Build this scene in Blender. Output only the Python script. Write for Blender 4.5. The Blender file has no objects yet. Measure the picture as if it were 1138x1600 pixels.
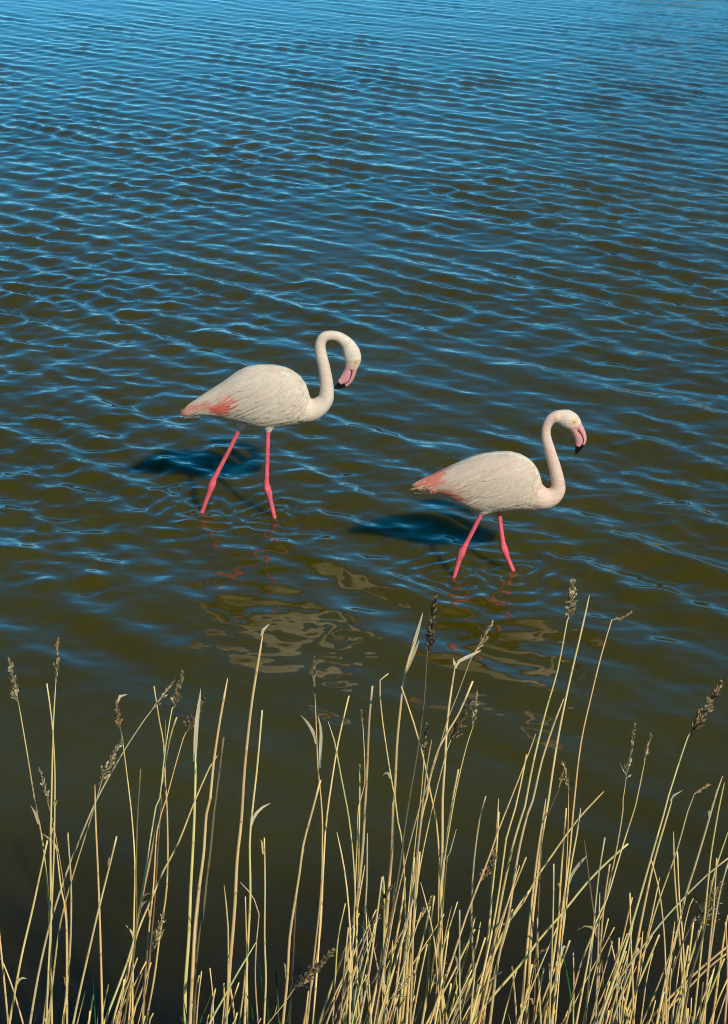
import bpy, bmesh, math, random
import numpy as np
from mathutils import Vector, Matrix, noise
from mathutils.bvhtree import BVHTree

rng = random.Random(7)
S = bpy.context.scene
COL = S.collection

# ------------------------------------------------------------------ camera
CAM_H, PITCH, FPX, W0, H0 = 3.5, math.radians(23.0), 2600.0, 1138.0, 1600.0
cam = bpy.data.cameras.new('camera')
cam.sensor_fit = 'VERTICAL'
cam.sensor_height = 24.0
cam.lens = 24.0 * FPX / H0
cam.clip_start, cam.clip_end = 0.1, 6000.0
cam_o = bpy.data.objects.new('camera', cam)
cam_o.location = (0, 0, CAM_H)
cam_o.rotation_euler = (math.pi / 2 - PITCH, 0, 0)
COL.objects.link(cam_o)
S.camera = cam_o

# ------------------------------------------------------------------ sky and sun
SUN = Vector((0.45, -0.71, 0.645)).normalized()
SUN_EL = math.asin(SUN.z)
SUN_AZ = math.atan2(SUN.x, SUN.y)
world = bpy.data.worlds.new('World')
S.world = world
world.use_nodes = True
wn, wl = world.node_tree.nodes, world.node_tree.links
bg = wn['Background']
sky = wn.new('ShaderNodeTexSky')
sky.sky_type = 'NISHITA'
sky.sun_disc = False
sky.sun_elevation = SUN_EL
sky.sun_rotation = SUN_AZ
sky.ozone_density = 4.0
sky.dust_density = 0.05
sky.air_density = 0.42
hs = wn.new('ShaderNodeHueSaturation')
hs.inputs['Saturation'].default_value = 1.3
hs.inputs['Hue'].default_value = 0.470
wl.new(sky.outputs[0], hs.inputs['Color'])
wl.new(hs.outputs[0], bg.inputs['Color'])
bg.inputs['Strength'].default_value = 0.143
sun = bpy.data.lights.new('sun', 'SUN')
sun.energy = 4.1
sun.angle = math.radians(0.5)
sun.color = (1.0, 0.92, 0.73)
sun_o = bpy.data.objects.new('sun', sun)
sun_o.rotation_euler = (-SUN).to_track_quat('-Z', 'Y').to_euler()
sun_o.location = SUN * 50
COL.objects.link(sun_o)
S.view_settings.view_transform = 'Standard'
S.view_settings.look = 'None'
S.cycles.filter_width = 1.0
S.view_settings.exposure = 0.0
S.view_settings.gamma = 1.0
S.view_settings.use_curve_mapping = False

# ------------------------------------------------------------------ helpers
SP, CP = math.sin(PITCH), math.cos(PITCH)


def at(px, py, Y):
    """point of the upright plane at distance Y seen at photograph pixel (px, py)"""
    u, v = (px - W0 / 2) / FPX, -(py - H0 / 2) / FPX
    d = Vector((u, CP + v * SP, -SP + v * CP))
    return Vector((0, 0, CAM_H)) + d * (Y / d.y)


def on_water(px, py):
    u, v = (px - W0 / 2) / FPX, -(py - H0 / 2) / FPX
    d = Vector((u, CP + v * SP, -SP + v * CP))
    return Vector((0, 0, CAM_H)) + d * (-CAM_H / d.z)


def px_size(p):
    """metres per photograph pixel at point p"""
    return ((p.y * CP) + (CAM_H - p.z) * SP) / FPX


def tag(o, label=None, cat=None, group=None, kind=None):
    if label: o['label'] = label
    if cat: o['category'] = cat
    if group: o['group'] = group
    if kind: o['kind'] = kind
    return o


def link(name, me, mats, parent=None, smooth=True, loc=None):
    o = bpy.data.objects.new(name, me)
    COL.objects.link(o)
    if not isinstance(mats, (list, tuple)): mats = [mats]
    for m in mats:
        if m.name not in [x.name for x in me.materials if x]: me.materials.append(m)
    if smooth: me.polygons.foreach_set('use_smooth', [True] * len(me.polygons))
    if parent is not None: o.parent = parent
    if loc is not None: o.location = loc
    return o


def empty(name, loc=(0, 0, 0)):
    o = bpy.data.objects.new(name, None)
    o.empty_display_size = 0.1
    COL.objects.link(o)
    o.location = loc
    return o


class MB:
    """collects vertices, faces and a colour per vertex"""
    def __init__(self):
        self.v, self.f, self.c = [], [], []

    def add(self, vs, fs, c=(1, 1, 1)):
        n = len(self.v)
        self.v += [tuple(p) for p in vs]
        self.f += [tuple(i + n for i in f) for f in fs]
        if isinstance(c, list): self.c += c
        else: self.c += [c] * len(vs)

    def mesh(self, name, origin=None):
        me = bpy.data.meshes.new(name)
        v = self.v
        if origin is not None:
            v = [(p[0] - origin[0], p[1] - origin[1], p[2] - origin[2]) for p in v]
        me.from_pydata(v, [], self.f)
        a = me.color_attributes.new('tint', 'FLOAT_COLOR', 'POINT')
        a.data.foreach_set('color', np.array([(*c[:3], 1.0) for c in self.c], dtype=np.float32).ravel())
        return me

    def build(self, name, mats, parent=None, origin=None, smooth=True):
        return link(name, self.mesh(name, origin), mats, parent, smooth, origin)


def frames(pts):
    """tangents and parallel-transported normals along a polyline"""
    n = len(pts)
    T = []
    for i in range(n):
        a, b = pts[max(0, i - 1)], pts[min(n - 1, i + 1)]
        t = (b - a)
        T.append(t.normalized() if t.length > 1e-9 else Vector((0, 0, 1)))
    ref = Vector((0, 1, 0)) if abs(T[0].y) < 0.9 else Vector((1, 0, 0))
    N = [(ref - T[0] * ref.dot(T[0])).normalized()]
    for i in range(1, n):
        m = N[-1] - T[i] * N[-1].dot(T[i])
        N.append(m.normalized() if m.length > 1e-6 else N[-1])
    return T, N


def tube(mb, pts, rad, seg=6, col=(1, 1, 1), rb=None, cap=True):
    """rad: radius (in-plane) per point, rb: radius along the first normal; col: one colour or a list per point"""
    T, N = frames(pts)
    vs, fs, cs = [], [], []
    for i, p in enumerate(pts):
        B = T[i].cross(N[i])
        c = col[i] if isinstance(col, list) else col
        r2 = rb[i] if rb else rad[i]
        for k in range(seg):
            a = 2 * math.pi * k / seg
            vs.append(p + B * (math.cos(a) * rad[i]) + N[i] * (math.sin(a) * r2))
            cs.append(c)
    for i in range(len(pts) - 1):
        for k in range(seg):
            k2 = (k + 1) % seg
            fs.append((i * seg + k, i * seg + k2, (i + 1) * seg + k2, (i + 1) * seg + k))
    if cap:
        fs.append(tuple(range(seg - 1, -1, -1)))
        fs.append(tuple((len(pts) - 1) * seg + k for k in range(seg)))
    mb.add(vs, fs, cs)


def catmull(P, step):
    """smooth polyline through the points P (Vectors), resampled about every step"""
    if len(P) < 3:
        n = max(2, int((P[-1] - P[0]).length / step) + 1)
        return [P[0].lerp(P[-1], i / n) for i in range(n + 1)]
    out = []
    Q = [P[0] * 2 - P[1]] + list(P) + [P[-1] * 2 - P[-2]]
    for i in range(1, len(Q) - 2):
        a, b, c, d = Q[i - 1], Q[i], Q[i + 1], Q[i + 2]
        n = max(1, int((c - b).length / step + 0.5))
        for k in range(n):
            t = k / n
            out.append(0.5 * ((2 * b) + (c - a) * t + (2 * a - 5 * b + 4 * c - d) * t * t + (3 * b - a - 3 * c + d) * t ** 3))
    out.append(P[-1].copy())
    return out


def interp(x, xs, ys):
    return float(np.interp(x, xs, ys))


# ------------------------------------------------------------------ materials
def new_mat(name):
    m = bpy.data.materials.new(name)
    m.use_nodes = True
    n, l = m.node_tree.nodes, m.node_tree.links
    return m, n, l, n['Principled BSDF']


def attr_mat(name, rough=0.7, var=0.25, scale=60.0, bump=0.2, bscale=200.0, trans=0.0, stretch=None, spec=0.3):
    """colour from the vertex attribute, varied by noise"""
    m, n, l, b = new_mat(name)
    at_ = n.new('ShaderNodeAttribute'); at_.attribute_name = 'tint'
    tc = n.new('ShaderNodeTexCoord')
    mp = n.new('ShaderNodeMapping')
    if stretch: mp.inputs['Scale'].default_value = stretch
    l.new(tc.outputs['Object'], mp.inputs[0])
    nz = n.new('ShaderNodeTexNoise'); nz.inputs['Scale'].default_value = scale; nz.inputs['Detail'].default_value = 4
    l.new(mp.outputs[0], nz.inputs['Vector'])
    mr = n.new('ShaderNodeMapRange')
    mr.inputs['From Min'].default_value = 0.25; mr.inputs['From Max'].default_value = 0.75
    mr.inputs['To Min'].default_value = 1 - var; mr.inputs['To Max'].default_value = 1 + var
    l.new(nz.outputs['Fac'], mr.inputs['Value'])
    oi = n.new('ShaderNodeObjectInfo')
    mr2 = n.new('ShaderNodeMapRange'); mr2.inputs['To Min'].default_value = 1 - var * 0.6; mr2.inputs['To Max'].default_value = 1 + var * 0.6
    l.new(oi.outputs['Random'], mr2.inputs['Value'])
    mu = n.new('ShaderNodeMath'); mu.operation = 'MULTIPLY'
    l.new(mr.outputs[0], mu.inputs[0]); l.new(mr2.outputs[0], mu.inputs[1])
    mx = n.new('ShaderNodeVectorMath'); mx.operation = 'SCALE'
    l.new(at_.outputs['Color'], mx.inputs[0]); l.new(mu.outputs[0], mx.inputs['Scale'])
    l.new(mx.outputs[0], b.inputs['Base Color'])
    b.inputs['Roughness'].default_value = rough
    b.inputs['Specular IOR Level'].default_value = spec
    if bump:
        nb = n.new('ShaderNodeTexNoise'); nb.inputs['Scale'].default_value = bscale; nb.inputs['Detail'].default_value = 3
        l.new(mp.outputs[0], nb.inputs['Vector'])
        bp = n.new('ShaderNodeBump'); bp.inputs['Strength'].default_value = bump; bp.inputs['Distance'].default_value = 0.004
        l.new(nb.outputs['Fac'], bp.inputs['Height']); l.new(bp.outputs[0], b.inputs['Normal'])
    if trans:
        tr = n.new('ShaderNodeBsdfTranslucent'); l.new(mx.outputs[0], tr.inputs['Color'])
        ms = n.new('ShaderNodeMixShader'); ms.inputs[0].default_value = trans
        l.new(b.outputs[0], ms.inputs[1]); l.new(tr.outputs[0], ms.inputs[2])
        l.new(ms.outputs[0], n['Material Output'].inputs['Surface'])
    return m


M_STEM = attr_mat('dry_reed', rough=0.55, var=0.16, scale=25, bump=0.15, bscale=160, stretch=(3, 3, 0.25))
M_LEAF = attr_mat('dry_leaf', rough=0.65, var=0.2, scale=40, bump=0.1, trans=0.2, stretch=(3, 3, 0.4))
M_PLUME = attr_mat('plume', rough=0.85, var=0.35, scale=120, bump=0.0, trans=0.15)
M_GREEN = attr_mat('green_leaf', rough=0.45, var=0.25, scale=30, bump=0.1, trans=0.2)
M_PLUMAGE = attr_mat('plumage', rough=0.9, var=0.10, scale=45, bump=0.5, bscale=130, stretch=(0.5, 1, 1.6), spec=0.15)
M_FEATHER = attr_mat('feather', rough=0.85, var=0.08, scale=90, bump=0.25, bscale=300, trans=0.12, spec=0.15)
M_LEG = attr_mat('leg_skin', rough=0.5, var=0.18, scale=60, bump=0.35, bscale=220, spec=0.4)
M_BILL = attr_mat('bill', rough=0.35, var=0.10, scale=70, bump=0.05, spec=0.5)
M_EYE = attr_mat('eye', rough=0.1, var=0.02, bump=0.0, spec=0.8)
M_SOIL = attr_mat('bank_soil', rough=0.95, var=0.5, scale=9, bump=0.9, bscale=40)


def water_material():
    m, n, l, b = new_mat('lake_water')
    tc = n.new('ShaderNodeTexCoord')
    nz = n.new('ShaderNodeTexNoise'); nz.inputs['Scale'].default_value = 0.35; nz.inputs['Detail'].default_value = 3
    l.new(tc.outputs['Object'], nz.inputs['Vector'])
    cr = n.new('ShaderNodeValToRGB')
    cr.color_ramp.elements[0].position = 0.3; cr.color_ramp.elements[1].position = 0.7
    cr.color_ramp.elements[0].color = (0.051, 0.0405, 0.0002, 1)
    cr.color_ramp.elements[1].color = (0.064, 0.0515, 0.0003, 1)
    l.new(nz.outputs['Fac'], cr.inputs[0])
    # near-shore shade painted into the water colour, darkening towards the bank
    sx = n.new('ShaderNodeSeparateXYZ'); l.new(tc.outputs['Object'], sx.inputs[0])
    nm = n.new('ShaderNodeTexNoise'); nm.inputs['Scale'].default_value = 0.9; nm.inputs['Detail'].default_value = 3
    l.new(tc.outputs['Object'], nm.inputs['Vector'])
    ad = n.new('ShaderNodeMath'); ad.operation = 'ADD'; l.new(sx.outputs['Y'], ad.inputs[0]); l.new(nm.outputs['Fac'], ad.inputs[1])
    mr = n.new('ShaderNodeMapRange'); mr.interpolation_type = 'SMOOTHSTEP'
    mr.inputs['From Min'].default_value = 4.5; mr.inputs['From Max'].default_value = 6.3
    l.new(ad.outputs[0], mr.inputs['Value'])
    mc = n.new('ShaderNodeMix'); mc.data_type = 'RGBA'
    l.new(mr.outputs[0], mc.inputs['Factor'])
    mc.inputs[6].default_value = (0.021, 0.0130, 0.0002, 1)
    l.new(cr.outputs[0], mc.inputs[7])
    l.new(mc.outputs[2], b.inputs['Base Color'])
    b.inputs['Roughness'].default_value = 0.03
    b.inputs['IOR'].default_value = 1.56
    b.inputs['Subsurface Weight'].default_value = 1.0
    b.subsurface_method = 'BURLEY'
    b.inputs['Subsurface Radius'].default_value = (1.0, 0.9, 0.5)
    b.inputs['Subsurface Scale'].default_value = 0.14
    # capillary ripples
    mp = n.new('ShaderNodeMapping'); mp.inputs['Scale'].default_value = (0.55, 1, 1); mp.inputs['Rotation'].default_value = (0, 0, 0.35)
    l.new(tc.outputs['Object'], mp.inputs[0])
    n2 = n.new('ShaderNodeTexNoise'); n2.inputs['Scale'].default_value = 9.0; n2.inputs['Detail'].default_value = 2.0
    l.new(mp.outputs[0], n2.inputs['Vector'])
    bp = n.new('ShaderNodeBump'); bp.inputs['Strength'].default_value = 0.22; bp.inputs['Distance'].default_value = 0.012
    l.new(n2.outputs['Fac'], bp.inputs['Height'])
    l.new(bp.outputs[0], b.inputs['Normal'])
    return m


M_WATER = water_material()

# ------------------------------------------------------------------ the birds' places
Y1 = on_water(372, 801.5).y
Y2 = on_water(755, 893.5).y
FEET = [on_water(316, 800), on_water(429, 803), on_water(709, 896), on_water(800, 891.5)]

# ------------------------------------------------------------------ water
def wave_set():
    r = np.random.RandomState(11)
    W = []
    def train(n, lam_lo, lam_hi, ang, spread, slope):
        for _ in range(n):
            lam = lam_lo * (lam_hi / lam_lo) ** r.rand()
            a = math.radians(ang + r.randn() * spread)      # direction of travel, clockwise from +Y
            k = 2 * math.pi / lam
            W.append((k * math.sin(a), k * math.cos(a), slope / k * math.sqrt(2.0 / n) * (0.5 + r.rand()), r.rand() * 6.283, lam))
    train(16, 0.48, 0.85, 34, 8, 0.042)
    train(22, 0.27, 0.46, 38, 12, 0.072)
    train(20, 0.28, 0.60, -34, 13, 0.044)
    train(20, 0.20, 0.34, 15, 40, 0.050)
    train(22, 0.11, 0.20, 5, 50, 0.045)
    train(6, 1.2, 2.2, 20, 25, 0.012)
    return W


WAVES = wave_set()


def water_height(x, y, spacing):
    """x, y arrays; spacing: local grid spacing, waves the grid cannot carry fade out"""
    z = np.zeros_like(x)
    r = np.hypot(x, y)
    near = np.clip((y - 4.6) / 3.6, 0, 1); near = near * near * (3 - 2 * near)
    g1 = 0.5 + 0.5 * np.sin(0.9 * x + 0.5 * y + 1.2 * np.sin(0.5 * y - 0.3 * x)) * np.sin(0.7 * y - 0.55 * x + 0.8)
    near2 = np.clip((y - 5.3) / 3.0, 0, 1); near2 = near2 * near2 * (3 - 2 * near2)
    far = np.clip((y - 9.0) / 15.0, 0, 1); far = far * far * (3 - 2 * far)
    cross = 0.42 + 0.63 / (1 + np.exp((x - 0.10 * y + 0.6) / (0.10 * y + 0.2)))    # the second train fades towards one side
    # gusts: slow patches of stronger and weaker ripple
    for kx, ky, a, ph, lam in WAVES:
        if lam > 1.0: att = 0.55 + 0.45 * near
        elif lam > 0.47: att = 0.34 + 0.66 * near
        elif lam > 0.25: att = (0.22 + 0.78 * near2) * (0.65 + 0.7 * g1)
        else: att = (0.12 + 0.88 * near2) * (0.45 + 1.1 * g1)
        if kx < -0.3 * ky: att = att * cross
        att = att * np.exp(-(1.7 * spacing / lam) ** 2)
        th = kx * x + ky * y + ph + 0.35 * np.sin(0.8 * x + 0.23 * kx) * np.sin(0.6 * y + 0.19 * ky)
        z += a * att * (1 - (0.55 if lam > 0.45 else 0.05) * far) * (np.cos(th) + 0.28 * np.cos(2 * th))
    for i, p in enumerate(FEET):
        d = np.hypot(x - p.x, (y - p.y)) + 1e-6
        lam = 0.085 + 0.05 * np.clip(d, 0, 1)
        amp = 0.0062 * np.exp(-d / 0.30) * np.clip(d / 0.03, 0, 1) * np.exp(-(2.0 * spacing / 0.09) ** 2)
        wob = 0.035 * np.sin(3 * np.arctan2(y - p.y, x - p.x) + i)
        z += amp * np.cos(2 * math.pi * (d + wob) / lam + i)
    return z


def build_water():
    dep_hi, dep_lo = math.radians(50), math.radians(3.6)
    step = 0.92 / 1664.0
    deps = np.arange(dep_hi, dep_lo, -step)
    rr = CAM_H / np.tan(deps)
    rr = np.concatenate([[1.2, 2.0], rr, rr[-1] * 1.12 ** np.arange(1, 42)])
    core = np.radians(np.linspace(-17, 17, 540))
    side = np.radians(np.concatenate([np.linspace(17.15, 26, 50), np.linspace(27, 88, 45)]))
    th = np.concatenate([-side[::-1], core, side])
    R, T = np.meshgrid(rr, th, indexing='ij')
    X, Y = R * np.sin(T), R * np.cos(T)
    dr = np.gradient(rr)[:, None] * np.ones_like(T)
    dt = np.gradient(th)[None, :] * R
    Z = water_height(X, Y, np.maximum(dr * 0.8, dt * 0.45))
    nr, nt = X.shape
    co = np.stack([X, Y, Z], -1).reshape(-1, 3).astype(np.float32)
    i = np.arange(nr - 1)[:, None] * nt + np.arange(nt - 1)[None, :]
    q = np.stack([i, i + 1, i + nt + 1, i + nt], -1).reshape(-1, 4)[:, ::-1]
    me = bpy.data.meshes.new('lake_water')
    me.vertices.add(len(co)); me.vertices.foreach_set('co', co.ravel())
    me.loops.add(q.size); me.loops.foreach_set('vertex_index', q.ravel().astype(np.int32))
    me.polygons.add(len(q)); me.polygons.foreach_set('loop_start', np.arange(0, q.size, 4, dtype=np.int32))
    me.update(calc_edges=True)
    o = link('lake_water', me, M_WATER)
    tag(o, kind='structure')


build_water()

# ------------------------------------------------------------------ near bank (below and behind the frame) and far shore
def bank_z(x, y):
    y = y + 0.10 * math.sin(1.7 * x + 0.6) + 0.06 * math.sin(4.1 * x)
    z = interp(y, [-30, -1.0, 0.6, 1.3, 2.0, 3.0, 3.6, 4.0, 4.6], [1.9, 1.9, 1.85, 1.55, 1.03, 0.36, 0.02, -0.16, -0.45])
    return z + 0.05 * noise.noise(Vector((x * 2.0, y * 2.0, 0)))


def build_bank():
    mb = MB()
    xs = [-60, -30, -15, -8] + [-5 + 0.2 * i for i in range(51)] + [8, 15, 30, 60]
    ys = [-40, -20, -8, -3, -1, 0] + [0.3 + 0.16 * i for i in range(28)]
    vs, cs = [], []
    for y in ys:
        for x in xs:
            vs.append((x, y, bank_z(x, y)))
            g = 0.7 + 0.5 * noise.noise(Vector((x * 3, y * 3, 5)))
            cs.append((0.10 * g, 0.075 * g, 0.035 * g))
    n = len(xs)
    fs = [(j * n + i, j * n + i + 1, (j + 1) * n + i + 1, (j + 1) * n + i) for j in range(len(ys) - 1) for i in range(n - 1)]
    mb.add(vs, fs, cs)
    tag(mb.build('bank', M_SOIL), kind='structure')


build_bank()


def build_far_shore():
    """low shore across the lake, above the top of the frame; only its reflection reaches the picture"""
    mb = MB()
    r2 = random.Random(3)
    vs, cs, fs = [], [], []
    th = [math.radians(a) for a in np.arange(-85, 85.1, 0.5)]
    prof = [(0, -0.5), (2, 0.7), (6, 1.6), (18, 2.6), (60, 3.0), (140, -1)]
    for t in th:
        d = math.degrees(t)
        base = interp(d, [-90, -10, 2, 7, 12, 25, 90], [260, 240, 190, 95, 78, 90, 200]) * (1 + 0.02 * math.sin(9 * t))
        hh = interp(d, [-90, 0, 5, 9, 14, 40, 90], [0.5, 0.5, 0.6, 2.3, 2.8, 1.8, 0.6])
        for k, z in prof:
            zz = z * hh * (0.8 + 0.5 * noise.noise(Vector((d * 0.9, k * 0.1, 1)))) if z > 0 else z
            vs.append(((base + k) * math.sin(t), (base + k) * math.cos(t), zz))
            g = 0.8 + 0.5 * r2.random()
            cs.append((0.22 * g, 0.15 * g, 0.08 * g))
    n = len(prof)
    for i in range(len(th) - 1):
        for k in range(n - 1):
            fs.append((i * n + k, i * n + k + 1, (i + 1) * n + k + 1, (i + 1) * n + k))
    mb.add(vs, fs, cs)
    tag(mb.build('far_shore', M_SOIL), kind='structure')


build_far_shore()

# ------------------------------------------------------------------ flamingos
CREAM = (0.71, 0.645, 0.535)
PINKW = (0.72, 0.50, 0.42)
LEGC = (0.76, 0.115, 0.155)


def loft_sections(mb, secs, seg=24):
    """secs: centre, up vector, side vector, half height, half width, exponent"""
    vs, fs = [], []
    for c, up, side, hh, hw, e in secs:
        for k in range(seg):
            a = 2 * math.pi * k / seg
            ca, sa = math.cos(a), math.sin(a)
            vs.append(c + side * (math.copysign(abs(ca) ** e, ca) * hw) + up * (math.copysign(abs(sa) ** e, sa) * hh))
    n = len(secs)
    for i in range(n - 1):
        for k in range(seg):
            k2 = (k + 1) % seg
            fs.append((i * seg + k, i * seg + k2, (i + 1) * seg + k2, (i + 1) * seg + k))
    fs.append(tuple(range(seg - 1, -1, -1)))
    fs.append(tuple((n - 1) * seg + k for k in range(seg)))
    mb.add(vs, fs)


def nearest_on_poly(P, pts):
    """distance of the points P (n,3) to a polyline and its parameter"""
    best = np.full(len(P), 1e9); par = np.zeros(len(P))
    for i in range(len(pts) - 1):
        a, b = np.array(pts[i]), np.array(pts[i + 1])
        t = np.clip(((P - a) @ (b - a)) / max(1e-12, (b - a) @ (b - a)), 0, 1)
        d = np.linalg.norm(P - (a + t[:, None] * (b - a)), axis=1)
        m = d < best
        best[m] = d[m]; par[m] = (i + t)[m]
    return best, par


def smoothstep(a, b, x):
    t = np.clip((x - a) / (b - a), 0, 1)
    return t * t * (3 - 2 * t)


def flamingo(spec, label):
    Y = spec['Y']
    ps = px_size(at(spec['mid'][0], spec['mid'][1], Y))
    org = Vector((at(*spec['foot'], Y).x, Y, 0))
    L = lambda x, y, dy=0.0: at(x, y, Y) + Vector((0, dy, 0)) - org
    up, side = Vector((0, 0, 1)), Vector((0, 1, 0))
    mb = MB()
    # trunk
    xs = [s[0] for s in spec['trunk']]
    tops = [s[1] for s in spec['trunk']]; bots = [s[2] for s in spec['trunk']]; hws = [s[3] for s in spec['trunk']]
    secs = []
    N = 46
    for i in range(N):
        t = i / (N - 1)
        x = xs[0] + (xs[-1] - xs[0]) * (t ** 0.9 if t < 0.9 else t ** 0.9)
        yt, yb = interp(x, xs, tops), interp(x, xs, bots)
        a, b = L(x, yt), L(x, yb)
        secs.append(((a + b) / 2, up, side, (a - b).length / 2 - 0.002, interp(x, xs, hws), 0.92))
    loft_sections(mb, secs, 28)
    # neck and head
    P = [L(p[0], p[1], p[3] if len(p) > 3 else 0.0) for p in spec['neck']]
    R = [p[2] * ps for p in spec['neck']]
    pts = catmull(P, 0.008)
    # radius along the resampled path
    acc = [0.0]
    for i in range(1, len(P)): acc.append(acc[-1] + (P[i] - P[i - 1]).length)
    run = [0.0]
    for i in range(1, len(pts)): run.append(run[-1] + (pts[i] - pts[i - 1]).length)
    rad = [interp(s * acc[-1] / run[-1], acc, R) for s in run]
    hd = acc[spec['head_i']] / acc[-1]
    rb = [r * (0.94 if s / run[-1] < hd else 0.74) for r, s in zip(rad, run)]
    tube(mb, pts, rad, 16, rb=rb)
    # legs
    legs = []
    for lg in spec['legs']:
        LP = [L(p[0], p[1], p[3]) for p in lg]
        LR = [p[2] * ps * 1.02 for p in lg]
        d = (LP[-1] - LP[-2]).normalized()
        LP.append(LP[-1] + d * 0.17); LR.append(LR[-1])
        d2 = LP[-1]
        lp = []; lr = []
        for i in range(len(LP) - 1):
            for k in range(3):
                lp.append(LP[i].lerp(LP[i + 1], k / 3)); lr.append(LR[i] * (1 - k / 3) + LR[i + 1] * k / 3)
        lp.append(LP[-1]); lr.append(LR[-1])
        tube(mb, lp, lr, 12)
        # webbed foot under the water: three toes with web between
        for a in (-0.5, 0.0, 0.5):
            tip = d2 + Vector((0.085 * math.cos(a), 0.085 * math.sin(a), -0.018))
            tube(mb, [d2 + Vector((0, 0, 0.005)), d2.lerp(tip, 0.5) + Vector((0, 0, 0.004)), tip], [0.011, 0.009, 0.006], 8)
        for a in (-0.25, 0.25):
            c0, c1 = d2, d2 + Vector((0.065 * math.cos(a), 0.065 * math.sin(a), -0.014))
            tube(mb, [c0, c1], [0.008, 0.02], 8, rb=[0.004, 0.005])
        legs.append((lp, lr))
    # feathered thighs
    for th in spec['thighs']:
        TP = [L(p[0], p[1], p[3]) for p in th]
        tube(mb, catmull(TP, 0.01), [interp(i, [0, len(catmull(TP, 0.01)) - 1], [th[0][2] * ps, th[-1][2] * ps]) for i in range(len(catmull(TP, 0.01)))], 12)
    # grow into one surface
    me0 = mb.mesh('flamingo_raw')
    bm = bmesh.new(); bm.from_mesh(me0)
    bmesh.ops.recalc_face_normals(bm, faces=bm.faces); bm.to_mesh(me0); bm.free()
    tmp = bpy.data.objects.new('flamingo_raw', me0); COL.objects.link(tmp)
    rm = tmp.modifiers.new('r', 'REMESH'); rm.mode = 'VOXEL'; rm.voxel_size = 0.0052
    sm = tmp.modifiers.new('s', 'SMOOTH'); sm.factor = 0.5; sm.iterations = 5
    dg = bpy.context.evaluated_depsgraph_get()
    me = bpy.data.meshes.new_from_object(tmp.evaluated_get(dg), preserve_all_data_layers=False, depsgraph=dg)
    bpy.data.objects.remove(tmp); bpy.data.meshes.remove(me0)
    me.name = 'body'
    nv = len(me.vertices)
    V = np.empty(nv * 3, np.float32); me.vertices.foreach_get('co', V); V = V.reshape(-1, 3).astype(float)
    for c in list(me.color_attributes): me.color_attributes.remove(c)
    me.materials.clear()
    # which vertices are leg skin
    leg = np.zeros(nv, bool)
    for (lp, lr), ztop in zip(legs, spec['legtop']):
        d, par = nearest_on_poly(V, lp)
        zt = L(*ztop).z
        rr_ = np.interp(par, range(len(lr)), lr)
        leg |= (d < rr_ * 1.7 + 0.006) & (V[:, 2] < zt)
    leg |= V[:, 2] < L(spec['foot'][0], spec['belly'] + 22).z
    # pinkness
    col = np.tile(np.array(CREAM), (nv, 1))
    xh, zh = L(*spec['neckbase']).x, L(*spec['neckbase']).z
    npts = [tuple(p) for p in P]
    dn, pn = nearest_on_poly(V, npts)
    nk = smoothstep(0.0, 1.6, pn) * (dn < 0.09)
    nk = nk * (1 - 0.55 * smoothstep(spec['head_i'] - 3, spec['head_i'], pn))
    n3 = np.array([noise.noise(Vector((v[0] * 18, v[1] * 18, v[2] * 18))) for v in V])
    mixp = np.clip(nk * spec['neckpink'] * (0.8 + 0.5 * n3) + 0.10 * n3, 0, 1)
    col = col * (1 - mixp[:, None]) + np.array(PINKW) * mixp[:, None]
    # orange-pink skin round the eye and at the bill base
    for (px_, py_, r_, c_, s_) in spec['face']:
        p = np.array(L(px_, py_))
        d = np.linalg.norm((V - p)[:, [0, 2]], axis=1)
        w = (1 - smoothstep(r_ * ps * 0.35, r_ * ps, d)) * s_
        col = col * (1 - w[:, None]) + np.array(c_) * w[:, None]
    # legs: deeper at the joints
    n4 = np.array([noise.noise(Vector((v[0] * 60, v[1] * 60, v[2] * 40))) for v in V])
    lc = np.array(LEGC) * (1 + 0.18 * n4)[:, None]
    col[leg] = lc[leg]
    a = me.color_attributes.new('tint', 'FLOAT_COLOR', 'POINT')
    a.data.foreach_set('color', np.concatenate([np.clip(col, 0, 1), np.ones((nv, 1))], 1).astype(np.float32).ravel())
    root = empty('flamingo', org)
    tag(root, label, 'flamingo', 'flamingos wading in the lake')
    me.materials.append(M_PLUMAGE); me.materials.append(M_LEG)
    mi = []
    for p in me.polygons:
        mi.append(1 if leg[p.vertices[0]] and leg[p.vertices[2]] else 0)
    me.polygons.foreach_set('material_index', mi)
    body = link('body', me, M_PLUMAGE, root)
    bvh = BVHTree.FromPolygons([tuple(v) for v in V], [tuple(p.vertices) for p in me.polygons])

    # ---- feathers, laid like shingles over the surface
    r3 = random.Random(spec['seed'])
    x0, x1 = xs[0], xs[-1]

    def surf(x, v, sgn):
        """point on the flank: x in photo pixels, v 0 at the back ridge .. 1 at the belly"""
        a, b = L(x, interp(x, xs, tops)), L(x, interp(x, xs, bots))
        p = a.lerp(b, v)
        hit = bvh.ray_cast(p + Vector((0, sgn * 0.5, 0)), Vector((0, -sgn, 0)))
        if hit[0] is None:
            q = bvh.find_nearest(p)
            return q[0], q[1]
        return hit[0], hit[1]

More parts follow.
